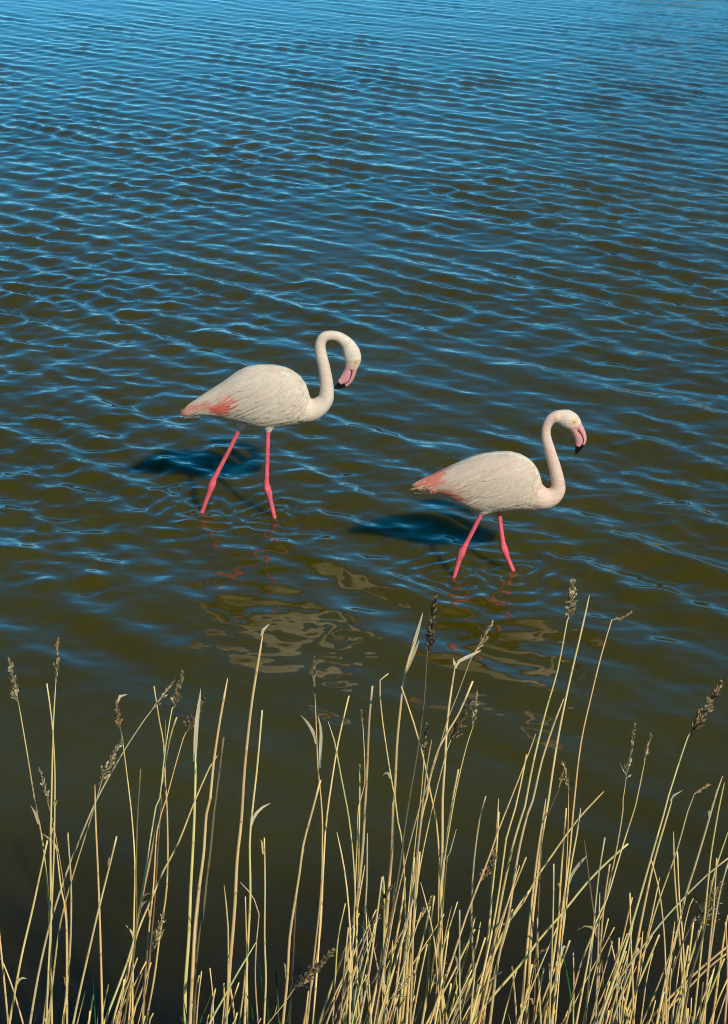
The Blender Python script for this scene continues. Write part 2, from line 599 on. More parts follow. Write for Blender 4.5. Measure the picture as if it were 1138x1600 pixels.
    def feather(mb, p, n, d, length, width, lift, col, nl=5, base=0.002, curl=0.0, dark=0.9, hang=True):
        d = (d - n * d.dot(n)).normalized()
        s = n.cross(d)
        vs, cs = [], []
        for i in range(nl):
            t = i / (nl - 1)
            w = width * (0.55 + 0.45 * math.sin(math.pi * min(1, t * 1.35 + 0.12))) * (1.0 if t < 0.72 else math.sqrt(max(0.03, 1 - ((t - 0.72) / 0.28) ** 2)))
            q = p + d * (length * t) + Vector((0, 0, -curl * length * t * t))
            h = bvh.find_nearest(q)
            nn = h[1]
            off = base + lift * t
            if (q - h[0]).dot(nn) > 0.012 and hang: pos = q      # past the edge of the body: hang free
            else: pos = h[0] + nn * off
            ss = s * w
            vs += [pos - ss - nn * 0.0012, pos + nn * 0.0008, pos + ss - nn * 0.0012]
            f = 1.0
            cs += [tuple(c * f for c in col), tuple(c * dark for c in col), tuple(c * f for c in col)]
        fs = []
        for i in range(nl - 1):
            for k in range(2):
                fs.append((i * 3 + k, i * 3 + k + 1, i * 3 + 3 + k + 1, i * 3 + 3 + k))
        mb.add(vs, fs, cs)

    for sgn in (-1, 1):
        wb = MB()
        NR = 36
        for i in range(NR):                      # from the rump forwards, so the front lies on top
            x = spec['wing'][0] + (spec['wing'][1] - spec['wing'][0]) * i / (NR - 1)
            u = i / (NR - 1)
            cnt = int(interp(u, [0, 0.3, 1], [7, 14, 15]))
            vmax = interp(u, [0, 0.25, 0.6, 1], spec['vmax'])
            for j in range(cnt):
                v = vmax * ((j + r3.random() * 0.9) / cnt) ** 1.35 + 0.02
                xx = x + r3.uniform(-4, 4)
                p, n = surf(xx, v, sgn)
                ang = interp(v, [0, 0.3, 0.8], [-0.30, -0.42, -0.30]) + interp(u, [0, 0.5, 1], [0.0, -0.12, -0.35]) * (1 - v * 0.6) + r3.uniform(-0.16, 0.16)
                d = Vector((-math.cos(ang), 0, math.sin(ang)))
                ln = interp(u, [0, 0.4, 0.8, 1], [0.085, 0.10, 0.065, 0.032]) * r3.uniform(0.8, 1.2)
                wd = interp(u, [0, 0.5, 1], [0.0115, 0.014, 0.0105]) * r3.uniform(0.8, 1.2)
                g = r3.uniform(0.92, 1.05)
                w = r3.random() ** 2 * 0.5 + spec['neckpink'] * 0.18
                c = [CREAM[k] * (1 - w) + PINKW[k] * w for k in range(3)]
                for (ax_, ay_, bx_, by_, rr2, cc, st) in spec['pink']:
                    py_ = interp(xx, xs, tops) * (1 - v) + interp(xx, xs, bots) * v
                    fx, fy = xx - 9, py_ + 4
                    tq = max(0, min(1, ((fx - ax_) * (bx_ - ax_) + (fy - ay_) * (by_ - ay_)) / max(1e-6, (bx_ - ax_) ** 2 + (by_ - ay_) ** 2)))
                    e = math.hypot(fx - ax_ - tq * (bx_ - ax_), fy - ay_ - tq * (by_ - ay_)) / rr2
                    if e < 1:
                        k2 = min(1, min(1, (1 - e) * 2.5) * st * r3.uniform(0.55, 1.1))
                        c = [c[q] * (1 - k2) + cc[q] * k2 for q in range(3)]
                feather(wb, p, n, d, ln, wd, r3.uniform(0.0015, 0.0034) * min(1, 0.15 + v * 6), [q * g for q in c], base=(0.0015 + 0.002 * u) * min(1, 0.3 + v * 5), dark=r3.uniform(0.93, 0.99), hang=u < 0.22)
        # long loose scapulars drooping over the flank and the coral coverts
        for i in range(26):
            x = spec['wing'][0] + (spec['wing'][1] - spec['wing'][0]) * r3.uniform(0.52, 0.82)
            v = r3.uniform(0.10, 0.60)
            p, n = surf(x, v, sgn)
            ang = -0.34 + r3.uniform(-0.2, 0.16)
            g = r3.uniform(0.9, 1.05)
            w = r3.random() * 0.4 + spec['neckpink'] * 0.15
            feather(wb, p, n, Vector((-math.cos(ang), 0, math.sin(ang))), r3.uniform(0.11, 0.17), r3.uniform(0.006, 0.010), r3.uniform(0.004, 0.009), [(CREAM[k] * (1 - w) + PINKW[k] * w) * g for k in range(3)], nl=8, base=0.004, curl=r3.uniform(0, 0.25), dark=r3.uniform(0.86, 0.95), hang=False)
        wing = wb.build('wing', M_FEATHER, root, None)
    # small breast and belly feathers
    bb = MB()
    for _ in range(620):
        x = spec['wing'][0] + r3.random() ** 0.6 * (xs[-1] - 4 - spec['wing'][0])
        v = r3.uniform(0.45, 0.99) if x < spec['wing'][1] - 14 else r3.uniform(0.05, 0.99)
        sgn = r3.choice((-1, 1))
        p, n = surf(x, v, sgn)
        ang = -0.1 + r3.uniform(-0.35, 0.35) - (0.5 if x > spec['wing'][1] - 14 else 0)
        g = r3.uniform(0.88, 1.05)
        w = r3.random() * 0.4
        feather(bb, p, n, Vector((-math.cos(ang), 0, math.sin(ang))), r3.uniform(0.018, 0.034), r3.uniform(0.005, 0.008), 0.003, [(CREAM[k] * (1 - w) + PINKW[k] * w) * g for k in range(3)], nl=4, base=0.0005, dark=0.93)
    tag(bb.build('breast_feathers', M_FEATHER, root), kind='stuff')
    # tail: long overlapping quills
    tb = MB()
    for q in spec['tail']:
        x_, y_, x2, y2, wd, cc, dy = q
        a, b = L(x_, y_, dy), L(x2, y2, dy * 0.6)
        d = b - a
        vs, cs = [], []
        for i in range(5):
            t = i / 4
            w = wd * ps * (0.8 + 0.3 * math.sin(t * 3.0)) * (1 if t < 0.8 else 0.45)
            pz = a + d * t
            tilt = Vector((0, 0.75 * (1 if dy >= 0 else -1), 0.66)) if abs(dy) > 0.004 else Vector((0, 1, 0))
            vs += [pz - tilt * w + Vector((0, -0.002, 0)), pz + Vector((0, 0, 0.002)), pz + tilt * w]
            cs += [cc, tuple(k * 0.92 for k in cc), cc]
        fs = [(i * 3 + k, i * 3 + k + 1, i * 3 + 4 + k, i * 3 + 3 + k) for i in range(4) for k in range(2)]
        tb.add(vs, fs, cs)
    tb.build('tail', M_FEATHER, root)

    # ---- bill and eyes
    bill = None
    for nm in ('upper_mandible', 'lower_mandible'):
        B = spec[nm]
        BP = [L(p[0], p[1]) for p in B]
        pts = catmull(BP, 0.003)
        acc = [0.0]
        for i in range(1, len(BP)): acc.append(acc[-1] + (BP[i] - BP[i - 1]).length)
        run = [0.0]
        for i in range(1, len(pts)): run.append(run[-1] + (pts[i] - pts[i - 1]).length)
        tt = [s / run[-1] for s in run]
        rad = [interp(t * acc[-1], acc, [p[2] * ps for p in B]) for t in tt]
        th_ = [interp(t, [0, 0.4, 0.8, 1], spec['bill_thick'][nm]) for t in tt]
        cols = []
        for t in tt:
            k = float(smoothstep(spec['black_at'][nm] - 0.025, spec['black_at'][nm] + 0.025, t))
            pk = (0.74, 0.34, 0.36)
            cols.append(tuple(pk[q] * (1 - k) + 0.006 * k for q in range(3)))
        m_ = MB()
        tube(m_, pts, rad, 12, cols, rb=th_)
        if bill is None:
            bill = m_.build('bill', M_BILL, root)     # the upper mandible carries the lower one
        else:
            m_.build('lower_mandible', M_BILL, bill)
    # dark gape line between the mandibles
    m_ = MB()
    gp = [L(p[0], p[1]) for p in spec['gape']]
    for sgn in (-1, 1):
        gg = catmull([p + Vector((0, sgn * w, 0)) for p, w in zip(gp, spec['gape_w'])], 0.004)
        tube(m_, gg, [0.0016] * len(gg), 6, (0.012, 0.008, 0.008))
    m_.build('mouth_line', M_BILL, bill)
    for sgn in (-1, 1):
        e = L(*spec['eye'])
        hit = bvh.ray_cast(e + Vector((0, sgn * 0.3, 0)), Vector((0, -sgn, 0)))
        c = hit[0] if hit[0] is not None else e
        em = MB()
        rr_ = 0.0058
        vs, fs, cs = [], [], []
        for i in range(7):
            a = math.pi / 2 * i / 6
            for k in range(14):
                b_ = 2 * math.pi * k / 14
                vs.append(c + Vector((math.cos(b_) * math.sin(a) * rr_, sgn * (math.cos(a) * rr_ * 0.7 - 0.0012), math.sin(b_) * math.sin(a) * rr_)))
                cs.append((0.05, 0.03, 0.015) if i <= 1 else ((0.70, 0.44, 0.18) if i < 5 else (0.70, 0.30, 0.16)))
        for i in range(6):
            for k in range(14):
                k2 = (k + 1) % 14
                fs.append((i * 14 + k, i * 14 + k2, (i + 1) * 14 + k2, (i + 1) * 14 + k))
        em.add(vs, fs, cs)
        em.build('eye', M_EYE, root)
    return root


RED = (0.78, 0.12, 0.08)
SALMON = (0.78, 0.33, 0.25)
F1 = dict(
    Y=Y1, mid=(420, 640), foot=(372, 801), belly=664, seed=5,
    trunk=[(286, 640, 651, .008), (300, 630, 650, .018), (312, 620, 649.5, .032), (330, 608, 648.5, .05), (350, 595.5, 651.5, .068), (370, 581, 657, .084), (385, 573.5, 662, .094), (403, 570, 666.5, .102),
           (427, 570, 668, .106), (445, 573.5, 665, .102), (460, 580.5, 662, .094), (470, 588, 660, .082), (478, 599, 658, .066), (483, 612, 654, .046), (486, 624, 646, .022)],
    neck=[(448, 634, 24), (468, 639, 22.5), (485, 640.5, 18.8), (498, 635.5, 15.5), (508, 625.5, 12.8), (510.7, 615, 11.4), (510.5, 598.6, 10.4), (506.8, 575, 9.4), (501.8, 554, 9.2), (500.3, 540, 8.6),
          (503.5, 530, 8.3), (508.5, 525.8, 8), (516, 524, 7.6), (525, 525, 7.7), (533, 528.5, 8.4), (542.5, 537, 10.4), (549, 549, 13.2), (551.5, 560, 13.6), (550.5, 569, 11.4), (548.5, 577, 9)],
    head_i=15, neckbase=(485, 640), neckpink=0.45,
    legs=[[(376, 655, 5, .035), (372.5, 676, 3.7, .035), (360, 702, 3.6, .035), (345, 731, 3.7, .035), (334, 751, 4.6, .035), (330.5, 761, 6.3, .035), (328.5, 767, 5.6, .035), (325, 777, 3.9, .035), (316, 801, 3.7, .035)],
          [(420, 655, 5, -.035), (419.3, 674, 4.1, -.035), (418.4, 702, 4.0, -.035), (417.5, 735, 3.9, -.035), (417, 752, 4.6, -.035), (418.5, 760, 6.2, -.035), (421, 767, 5.6, -.035), (423, 777, 4.0, -.035), (429.3, 803, 3.7, -.035)]],
    legtop=[(372, 677), (419, 671)],
    thighs=[[(382, 650, 16, .03), (378, 664, 10, .034), (374.5, 675, 5.5, .035)], [(424, 650, 13, -.03), (420.5, 664, 8, -.034), (419.5, 671, 5, -.035)]],
    face=[(557, 563.5, 7, (0.74, 0.42, 0.20), 0.85), (549, 574, 10, (0.72, 0.36, 0.32), 0.75), (546, 568, 12, (0.72, 0.50, 0.28), 0.4)],
    wing=(306, 474), vmax=[0.62, 0.80, 0.88, 0.8],
    pink=[(290, 642, 336, 622, 8, SALMON, 0.9), (330, 626, 340, 628, 7, (0.78, 0.26, 0.18), 0.8), (347, 631, 370, 614, 13, (0.82, 0.25, 0.19), 1.0), (347, 630, 364, 631, 10.5, RED, 1.0)],
    tail=[(345, 612, 283, 643, 3.2, SALMON, -.02), (340, 618, 282, 647, 3.2, SALMON, -.025), (345, 608, 290, 637, 3.0, (0.76, 0.42, 0.33), -.012), (350, 628, 288, 651, 3.6, CREAM, -.03), (352, 636, 300, 650, 4.4, CREAM, -.034),
          (345, 640, 286, 653, 3.4, CREAM, -.015), (345, 612, 283, 643, 3.2, SALMON, .02), (340, 620, 284, 648, 3.2, SALMON, .028), (350, 632, 292, 651, 4.0, CREAM, .03), (340, 606, 300, 630, 3.0, CREAM, -.006), (345, 604, 300, 631, 3.0, CREAM, .01),
          (340, 628, 281, 648.5, 2.8, (0.75, 0.4, 0.33), 0.0)],
    upper_mandible=[(552, 569, 6.8), (553.6, 575, 4.6), (551.8, 584, 4.4), (547.6, 593, 4.4), (542, 600.5, 3.3), (533, 604, 3.0), (526, 605.5, 2.4), (521.5, 606.2, 1.0)],
    lower_mandible=[(546, 569, 6.4), (544.8, 575.5, 5.6), (542.8, 583.5, 7.2), (538.9, 590.8, 7.3), (533.4, 596, 5.2), (528.5, 600.5, 3.0), (523, 604.3, 1.4)],
    bill_thick=dict(upper_mandible=[.024, .015, .009, .003], lower_mandible=[.023, .017, .010, .003]),
    black_at=dict(upper_mandible=0.66, lower_mandible=0.76),
    gape=[(549.3, 575.5), (549.5, 582), (548, 589), (543.8, 596), (537, 600.5), (530, 603)], gape_w=[.018, .0165, .0155, .0135, .0115, .008],
    eye=(556.3, 563.6),
)
F2 = dict(
    Y=Y2, mid=(775, 755), foot=(755, 893), belly=796, seed=9,
    trunk=[(651, 755, 767, .007), (664, 747, 766, .016), (674, 742.5, 766, .028), (690, 735, 769.5, .045), (705, 728, 777, .06), (720, 721, 787, .074), (737, 714, 795, .086), (755, 709, 798.5, .093), (775, 706.5, 798.5, .097),
           (795, 706, 796, .096), (810, 709, 795, .09), (822, 714.5, 795.5, .08), (832, 722.5, 796, .067), (839, 732, 795.5, .054), (844, 744, 793, .038), (847, 756, 788, .02)],
    neck=[(814, 764, 24), (832, 772, 22.5), (848, 778, 18.5), (861, 776.5, 15.6), (870.5, 768, 12.8), (872.6, 756, 10.6), (867.7, 732.5, 9.8), (861, 710, 9.1), (854.6, 688, 8.3), (852.9, 676, 7.6), (854.5, 666, 7.6),
          (859.5, 656.5, 8), (866, 651.8, 8.8), (873.5, 650.8, 10.6), (884, 653.2, 14.4), (892.5, 658, 14.2), (898.5, 664, 12), (901.8, 668, 9)],
    head_i=13, neckbase=(848, 778), neckpink=1.2,
    legs=[[(757, 787, 5, -.033), (752, 798.5, 3.9, -.033), (740, 822, 3.7, -.033), (728, 845, 4.0, -.033), (721.5, 857.5, 6.2, -.033), (719.5, 863, 6.2, -.033), (717, 870, 4.5, -.033), (709.5, 896, 3.6, -.033)],
          [(779, 787, 5, .033), (780.5, 800, 3.7, .033), (783.5, 828, 3.8, .033), (786.5, 852, 4.4, .033), (788.5, 861.5, 6.2, .033), (791, 868, 5.7, .033), (794, 876, 4.2, .033), (801, 891.5, 3.6, .033)]],
    legtop=[(752, 798), (780.3, 799)],
    thighs=[[(764, 785, 13, -.03), (757, 793, 8, -.033), (753, 798, 5, -.033)], [(778, 785, 13, .03), (779.5, 793, 8, .033), (780.2, 799, 5, .033)]],
    face=[(896, 656.3, 7, (0.76, 0.45, 0.20), 0.9), (901, 667, 9, (0.72, 0.36, 0.34), 0.75)],
    wing=(672, 834), vmax=[0.60, 0.74, 0.84, 0.72],
    pink=[(652, 757, 702, 736, 7.5, SALMON, 0.95), (672, 747, 698, 737, 5, (0.78, 0.22, 0.16), 0.8), (700, 748, 728, 756, 12, SALMON, 0.4), (684, 754, 700, 760, 6.5, (0.80, 0.28, 0.16), 0.95), (700, 760, 722, 768, 7.5, RED, 0.9), (722, 766, 740, 771, 5, SALMON, 0.8)],
    tail=[(705, 735, 650, 756, 3.2, SALMON, -.018), (700, 742, 647, 760, 3.2, (0.78, 0.30, 0.22), -.024), (705, 730, 662, 748, 3.0, (0.76, 0.36, 0.28), -.01), (705, 752, 655, 764, 3.4, SALMON, -.03), (710, 762, 647, 768, 4.2, CREAM, -.03),
          (715, 768, 660, 767, 4.4, CREAM, -.032), (705, 735, 650, 756, 3.2, SALMON, .018), (700, 745, 648, 761, 3.2, SALMON, .024), (710, 762, 648, 767, 4.2, CREAM, .028), (700, 758, 649, 765, 3, (0.10, 0.06, 0.05), -.012), (700, 756, 654, 761, 2.4, (0.03, 0.02, 0.02), .006)],
    upper_mandible=[(899.5, 660, 8.6), (903.5, 664.5, 6.2), (908.8, 672.5, 4.9), (912.2, 681, 4.2), (912.4, 689, 3.9), (909.5, 696, 3.4), (903.8, 703.5, 3.0), (899.2, 709.5, 1.2)],
    lower_mandible=[(897, 668.5, 7.5), (899.7, 674.5, 6.4), (903.8, 681.5, 7.4), (905.4, 688, 7.2), (904.2, 694, 5.2), (902, 700, 3.2), (899.6, 706, 1.4)],
    bill_thick=dict(upper_mandible=[.024, .014, .009, .003], lower_mandible=[.023, .017, .010, .003]),
    black_at=dict(upper_mandible=0.66, lower_mandible=0.74),
    gape=[(899.5, 668.5), (904.5, 672.5), (909, 678), (911.3, 684.5), (911, 691), (907.5, 697)], gape_w=[.019, .017, .0155, .013, .011, .008],
    eye=(896.6, 656.2),
)
flamingo(F1, 'tall pale flamingo with tightly hooked neck and bill tucked to its throat')
flamingo(F2, 'smaller pinker flamingo with an open curved neck and bill hanging clear')
# ------------------------------------------------------------------ reeds along the bank
STRAW = (0.84, 0.61, 0.25)
STRAW2 = (0.68, 0.48, 0.23)
PALE = (0.66, 0.56, 0.36)
DARKP = (0.085, 0.054, 0.032)
BROWNP = (0.30, 0.195, 0.10)
TANP = (0.46, 0.35, 0.18)
G_REED = 'dry reeds standing along the near bank'

# plume kinds: (strands, spread, length share, colours, spikelet size)
PLUMES = {
    'dense_dark': (120, 0.34, 0.20, [DARKP, DARKP, BROWNP], 1.0),
    'creamy': (140, 0.65, 0.26, [TANP, PALE, BROWNP], 1.15),
    'tan': (70, 0.32, 0.26, [TANP, TANP, PALE, BROWNP], 1.0),
    'thin_dark': (46, 0.20, 0.22, [DARKP, BROWNP, TANP], 0.8),
    'thin_tan': (40, 0.22, 0.25, [TANP, PALE, BROWNP], 0.8),
    'brown': (80, 0.42, 0.26, [BROWNP, TANP, DARKP, BROWNP], 1.0),
    'brush': (150, 0.40, 0.24, [BROWNP, TANP, BROWNP, TANP, DARKP], 1.0),
    'sparse': (22, 0.34, 0.34, [TANP, BROWNP, STRAW2], 0.75),
    'bushy': (110, 1.0, 0.34, [BROWNP, DARKP, TANP], 1.0),
}


def plume_mesh(mb, base, tip, kind, r, bend=0.0):
    ns, spread, share, cols, size = PLUMES[kind]
    ax = tip - base
    Lp = ax.length
    dirn = ax.normalized()
    perp = dirn.cross(Vector((0, 1, 0))).normalized()
    depth = dirn.cross(perp).normalized()
    pts = [base + ax * t + perp * (bend * Lp * math.sin(math.pi * t)) for t in [i / 10 for i in range(11)]]
    tube(mb, pts, [0.0011 * (1 - 0.7 * i / 10) for i in range(11)], 4, cols[-1] if kind != 'dense_dark' else BROWNP)
    for i in range(ns):
        t = (i + r.random()) / ns
        k = min(9, int(t * 10)); f = t * 10 - k
        p = pts[k].lerp(pts[k + 1], f)
        a = r.random() * 6.283
        out = perp * math.cos(a) + depth * math.sin(a)
        ln = Lp * share * (1.05 - 0.75 * t) * r.uniform(0.55, 1.15)
        d = (dirn + out * spread * r.uniform(0.6, 2.0)).normalized()
        m = max(2, int(ln / 0.0065))
        c = cols[r.randrange(len(cols))]
        q = p
        for s in range(m):
            d = (d + Vector((r.uniform(-.3, .3), r.uniform(-.3, .3), r.uniform(-.35, .15))) * 0.55).normalized()
            q2 = q + d * (ln / m)
            w = 0.0019 * size * r.uniform(0.7, 1.4)
            sd = d.cross(Vector((r.uniform(-1, 1), r.uniform(-1, 1), r.uniform(-1, 1)))).normalized() * w
            mid = q.lerp(q2, 0.45)
            g = r.uniform(0.7, 1.25)
            mb.add([q, mid + sd, q2 + d * 0.001, mid - sd], [(0, 1, 2, 3)], tuple(min(1, x * g) for x in c))
            q = q2


def stem_mesh(mb, P, w_px, r, col=STRAW, tip_share=0.45, broken=False, nodes=True):
    """P: points from base to tip"""
    pts = catmull(P, 0.03)
    # a little natural unevenness
    n = len(pts)
    run = [0.0]
    for i in range(1, n): run.append(run[-1] + (pts[i] - pts[i - 1]).length)
    Ls = run[-1]
    ph = r.random() * 6
    pts = [p + Vector((0.0016 * math.sin(9 * s + ph), 0.002 * math.sin(7 * s + ph * 2), 0)) for p, s in zip(pts, run)]
    ps = px_size(P[-1])
    R0 = w_px * ps * 0.475
    nd = []
    s = r.uniform(0.04, 0.16)
    while nodes and s < Ls - 0.02:
        nd.append(s); s += r.uniform(0.13, 0.21)
    ss = sorted(set([x for x in run] + [x + d for x in nd for d in (-0.0045, -0.002, 0.002, 0.0045) if 0 < x + d < Ls]))
    out, rad, cols = [], [], []
    c1 = tuple(x * r.uniform(0.88, 1.08) for x in col)
    seg_c = 1.0
    ni = 0
    for x in ss:
        k = max(0, min(n - 2, int(np.searchsorted(run, x)) - 1))
        f = (x - run[k]) / max(1e-9, run[k + 1] - run[k])
        out.append(pts[k].lerp(pts[k + 1], f))
        t = x / Ls
        rr = R0 * (1.12 - (1.12 - tip_share) * t ** 1.25)
        isn = any(abs(x - y) < 0.003 for y in nd)
        while ni < len(nd) and x > nd[ni]:
            ni += 1; seg_c = r.uniform(0.86, 1.08)
        rad.append(rr * (1.14 if isn else 1.0))
        cols.append(tuple(q * (0.62 if isn else seg_c) for q in c1))
    if not broken:
        rad[-1] *= 0.35
    tube(mb, out, rad, 7, cols)
    return out, rad


def leaf_mesh(mb, P, w, r, col=PALE, fold=0.35):
    pts = catmull(P, 0.012)
    T, N = frames(pts)
    n = len(pts)
    vs, cs = [], []
    g0 = r.uniform(0.85, 1.1)
    for i, p in enumerate(pts):
        t = i / (n - 1)
        ww = w * (0.55 + 0.45 * min(1, t * 4)) * (1 - t ** 3) + 0.0004
        tw = 0.5 * math.sin(2.2 * t + g0 * 5)
        B = T[i].cross(N[i])
        s = (B * math.cos(tw) + N[i] * math.sin(tw)).normalized()
        nn = s.cross(T[i])
        vs += [p - s * ww + nn * ww * fold, p, p + s * ww + nn * ww * fold]
        cs += [tuple(x * g0 for x in col), tuple(x * g0 * 0.85 for x in col), tuple(x * g0 for x in col)]
    fs = [(i * 3 + k, i * 3 + k + 1, i * 3 + 4 + k, i * 3 + 3 + k) for i in range(n - 1) for k in range(2)]
    mb.add(vs, fs, cs)


def ground_reed(P, r):
    """carry the stem on below the frame, down to the bank (P runs from tip to base)"""
    a, b = P[-2], P[-1]
    d = (b - a).normalized()
    out = []
    p = b.copy()
    for i in range(60):
        d = (d * 0.93 + Vector((0.0, -0.02, -1)) * 0.07).normalized()
        p = p + d * 0.06
        out.append(p.copy())
        if p.z < bank_z(p.x, p.y) - 0.03: break
    return out[1::2] + ([out[-1]] if len(out) % 2 else [])


REEDS = []      # (tip px, object name parts ...) collected for labels
ANCHORS = []


def reed(pts, w=6.0, plume=None, leaf=None, label=None, ref=None, Y=None, col=None, broken=False, lean=None, nodes=True, cls=None, bend=0.0):
    """pts: photo pixels from tip (or plume base) to the foot of the frame"""
    i = len(REEDS)
    r = random.Random(1000 + i)
    Yb = Y if Y is not None else r.uniform(2.15, 2.95)
    dl = lean if lean is not None else r.uniform(-0.10, 0.16)     # how far the tip leans away from us
    if pts[-1][1] > 1560 and pts[-1][1] < 1600:
        a, b = pts[-2], pts[-1]
        k = (1604 - b[1]) / max(1, b[1] - a[1])
        pts = pts[:-1] + [(b[0] + (b[0] - a[0]) * k, 1604)]
    ylo, yhi = pts[-1][1], min(pts[0][1], plume[2][1] if plume else 9999)
    yy = lambda y: Yb + dl * (ylo - y) / 700.0
    P = [at(x, y, yy(y)) for x, y in pts]
    foot = ground_reed(P, r)
    full = (P + foot)[::-1]
    org = full[0].copy()
    q_ = r.random()
    c = col or (STRAW if q_ < 0.68 else STRAW2 if q_ < 0.84 else (0.58, 0.46, 0.27) if q_ < 0.93 else (0.22, 0.15, 0.08))
    mb = MB()
    path, _ = stem_mesh(mb, full, w, r, c, 0.30 if plume else 0.5, broken=broken, nodes=nodes)
    # torn sheaths and curled leaf remains at the joints
    husk = []
    for _ in range(r.choice((0, 0, 0, 1, 1)) if pts[0][1] < 1480 else 0):
        k = int(len(path) * r.uniform(0.55, 0.93))
        p = path[min(k, len(path) - 3)]
        tg = (path[min(k + 2, len(path) - 1)] - p).normalized()
        sd = Vector((r.choice((-1, 1)) * r.uniform(0.3, 1), r.uniform(-0.6, 0.6), 0)).normalized()
        ln, op, dr = r.uniform(0.015, 0.055), r.uniform(0.12, 0.7), r.uniform(-0.2, 0.9)
        husk.append([p + tg * (ln * t) + sd * (ln * op * t * t + 0.0015) + Vector((0, 0, -ln * dr * t ** 3)) for t in (0, 0.25, 0.5, 0.75, 1)])
    if plume or leaf or husk:
        root = empty('reed', org)
        mb.build('stem', M_STEM, root, None).location = (0, 0, 0)
        st = root.children[0]
        st.data.transform(Matrix.Translation(-org))
        if plume:
            kind, b, t = plume
            pm = MB()
            B, T_ = at(b[0], b[1], yy(b[1])), at(t[0], t[1], yy(t[1]))
            plume_mesh(pm, B, T_, kind, r, bend)
            me = pm.mesh('plume'); me.transform(Matrix.Translation(-org))
            link('plume', me, M_PLUME, root, False)
        for hp in husk:
            lm = MB()
            leaf_mesh(lm, hp, r.uniform(0.0012, 0.0028), r, r.choice((PALE, STRAW, (0.45, 0.36, 0.22))))
            me = lm.mesh('leaf'); me.transform(Matrix.Translation(-org))
            link('leaf', me, M_LEAF, root)
        if leaf:
            for lf in (leaf if isinstance(leaf[0], tuple) and isinstance(leaf[0][0], list) else [leaf]):
                lp, lw = lf[0], lf[1]
                lm = MB()
                LP = [at(x, y, yy(y) + 0.004 * k) for k, (x, y) in enumerate(lp)]
                leaf_mesh(lm, LP, lw * px_size(LP[0]) * 0.5, r, lf[2] if len(lf) > 2 else PALE)
                me = lm.mesh('leaf'); me.transform(Matrix.Translation(-org))
                link('leaf', me, M_LEAF, root)
    else:
        root = mb.build('reed', M_STEM, None, org)
    tag(root, label, 'reed', G_REED)
    tipx, tipy = (plume[2] if plume else pts[0])
    lowest = pts[-1]
    slope = (tipx - lowest[0]) / max(1.0, lowest[1] - tipy)
    REEDS.append(dict(o=root, x=tipx, y=tipy, ref=ref, label=label, slope=slope, w=w, broken=broken))
    return root


R = reed
# --- reeds with plumes or leaves, each with its own label
R([(27, 1095), (54, 1249), (66, 1305), (76, 1385), (79, 1450), (80, 1600)], 5.5, ('tan', (27, 1096), (15, 1031)), label='pale reed with a narrow straw plume curled over at its very tip', ref='curl-tipped pale plume')
R([(75, 1252), (79, 1266), (87, 1305), (99, 1385), (105, 1458), (107, 1600)], 4, ('thin_tan', (76, 1254), (62, 1201)), label='low thin reed topped by a short nodding straw plume', ref='short nodding plume')
R([(87, 1062), (84, 1120), (82, 1250), (80, 1332), (79, 1437), (75, 1530), (68, 1600)], 7, ('thin_dark', (87, 1066), (91, 996)), label='upright tall reed tipped by a thin blackish spike', ref='thin blackish spike')
R([(158, 1220), (142, 1276), (116, 1363), (97, 1437), (88, 1498), (76, 1600)], 5.5, ('tan', (154, 1226), (189, 1157)), label='leaning reed with a long one-sided tan plume along its bend', ref='one-sided tan plume')
R([(188, 1138), (190, 1146), (202, 1248), (204, 1266), (210, 1345), (210, 1437), (208, 1600)], 5, ('brown', (188, 1138), (182, 1096)), ([(184, 1098), (188, 1088), (199, 1085)], 5), label='reed whose brown plume carries a small pale flag of leaf', ref='flag-topped plume')
R([(246, 1100), (239, 1107), (225, 1125), (190, 1178), (151, 1248), (124, 1313), (105, 1363), (84, 1429), (76, 1458), (61, 1524), (47, 1600)], 6, ('sparse', (239, 1107), (272, 1065)), label='long arching reed ending in a nearly bare sparse tassel', ref='sparse arching tassel', lean=0.1)
R([(274, 1104), (270, 1107), (260, 1170), (251, 1248), (245, 1260), (232, 1332), (219, 1411), (206, 1477), (184, 1543), (163, 1600)], 6, ('tan', (273, 1106), (285, 1050)), label='reed leaning with a full upright straw plume', ref='upright straw plume')
R([(295, 1139), (288, 1153), (274, 1199), (260, 1248), (245, 1297), (239, 1385), (232, 1464), (224, 1600)], 5, ('brown', (292, 1143), (320, 1090)), label='reed with a brown plume swept to one side', ref='swept brown plume')
R([(305, 1176), (305, 1200), (302, 1292), (298, 1385), (296, 1464), (291, 1543), (290, 1600)], 8, None, ([(305, 1190), (308, 1130), (314, 1076)], 6.5, (0.72, 0.61, 0.40)), label='reed tipped by a broad pale blade standing straight up', ref='broad upright blade')
R([(409, 993), (400, 1046), (391, 1110), (383, 1200), (379, 1279), (372, 1345), (368, 1411), (363, 1464), (359, 1503), (351, 1600)], 8.5, None, ([(409, 994), (412, 984), (421, 975)], 5), label='very tall thick reed with its tip bent over before the mirrored bird', ref='bent-tipped tall stalk', Y=2.3)
R([(492, 1086), (495, 1139), (498, 1199), (501, 1226), (505, 1279), (504, 1348), (503, 1411), (495, 1490), (480, 1569), (475, 1600)], 5.5, ('thin_dark', (492, 1088), (491, 1030)), ([(500, 1200), (502, 1146), (497, 1118)], 5), label='reed with a blackish beaded spike and a slim leaf under it', ref='blackish beaded spike')
R([(462, 1543), (440, 1574), (415, 1604)], 4, ('brush', (462, 1543), (522, 1485)), label='low slanting reed with a frayed tan plume across the upright stems', ref='frayed low plume', Y=2.15)
R([(565, 1122), (568, 1164), (570, 1226), (561, 1260), (559, 1332), (554, 1437), (545, 1600)], 4.5, ('thin_dark', (566, 1126), (565, 1110)), label='thin reed ending in a tiny black knot of seed', ref='black seed knot')
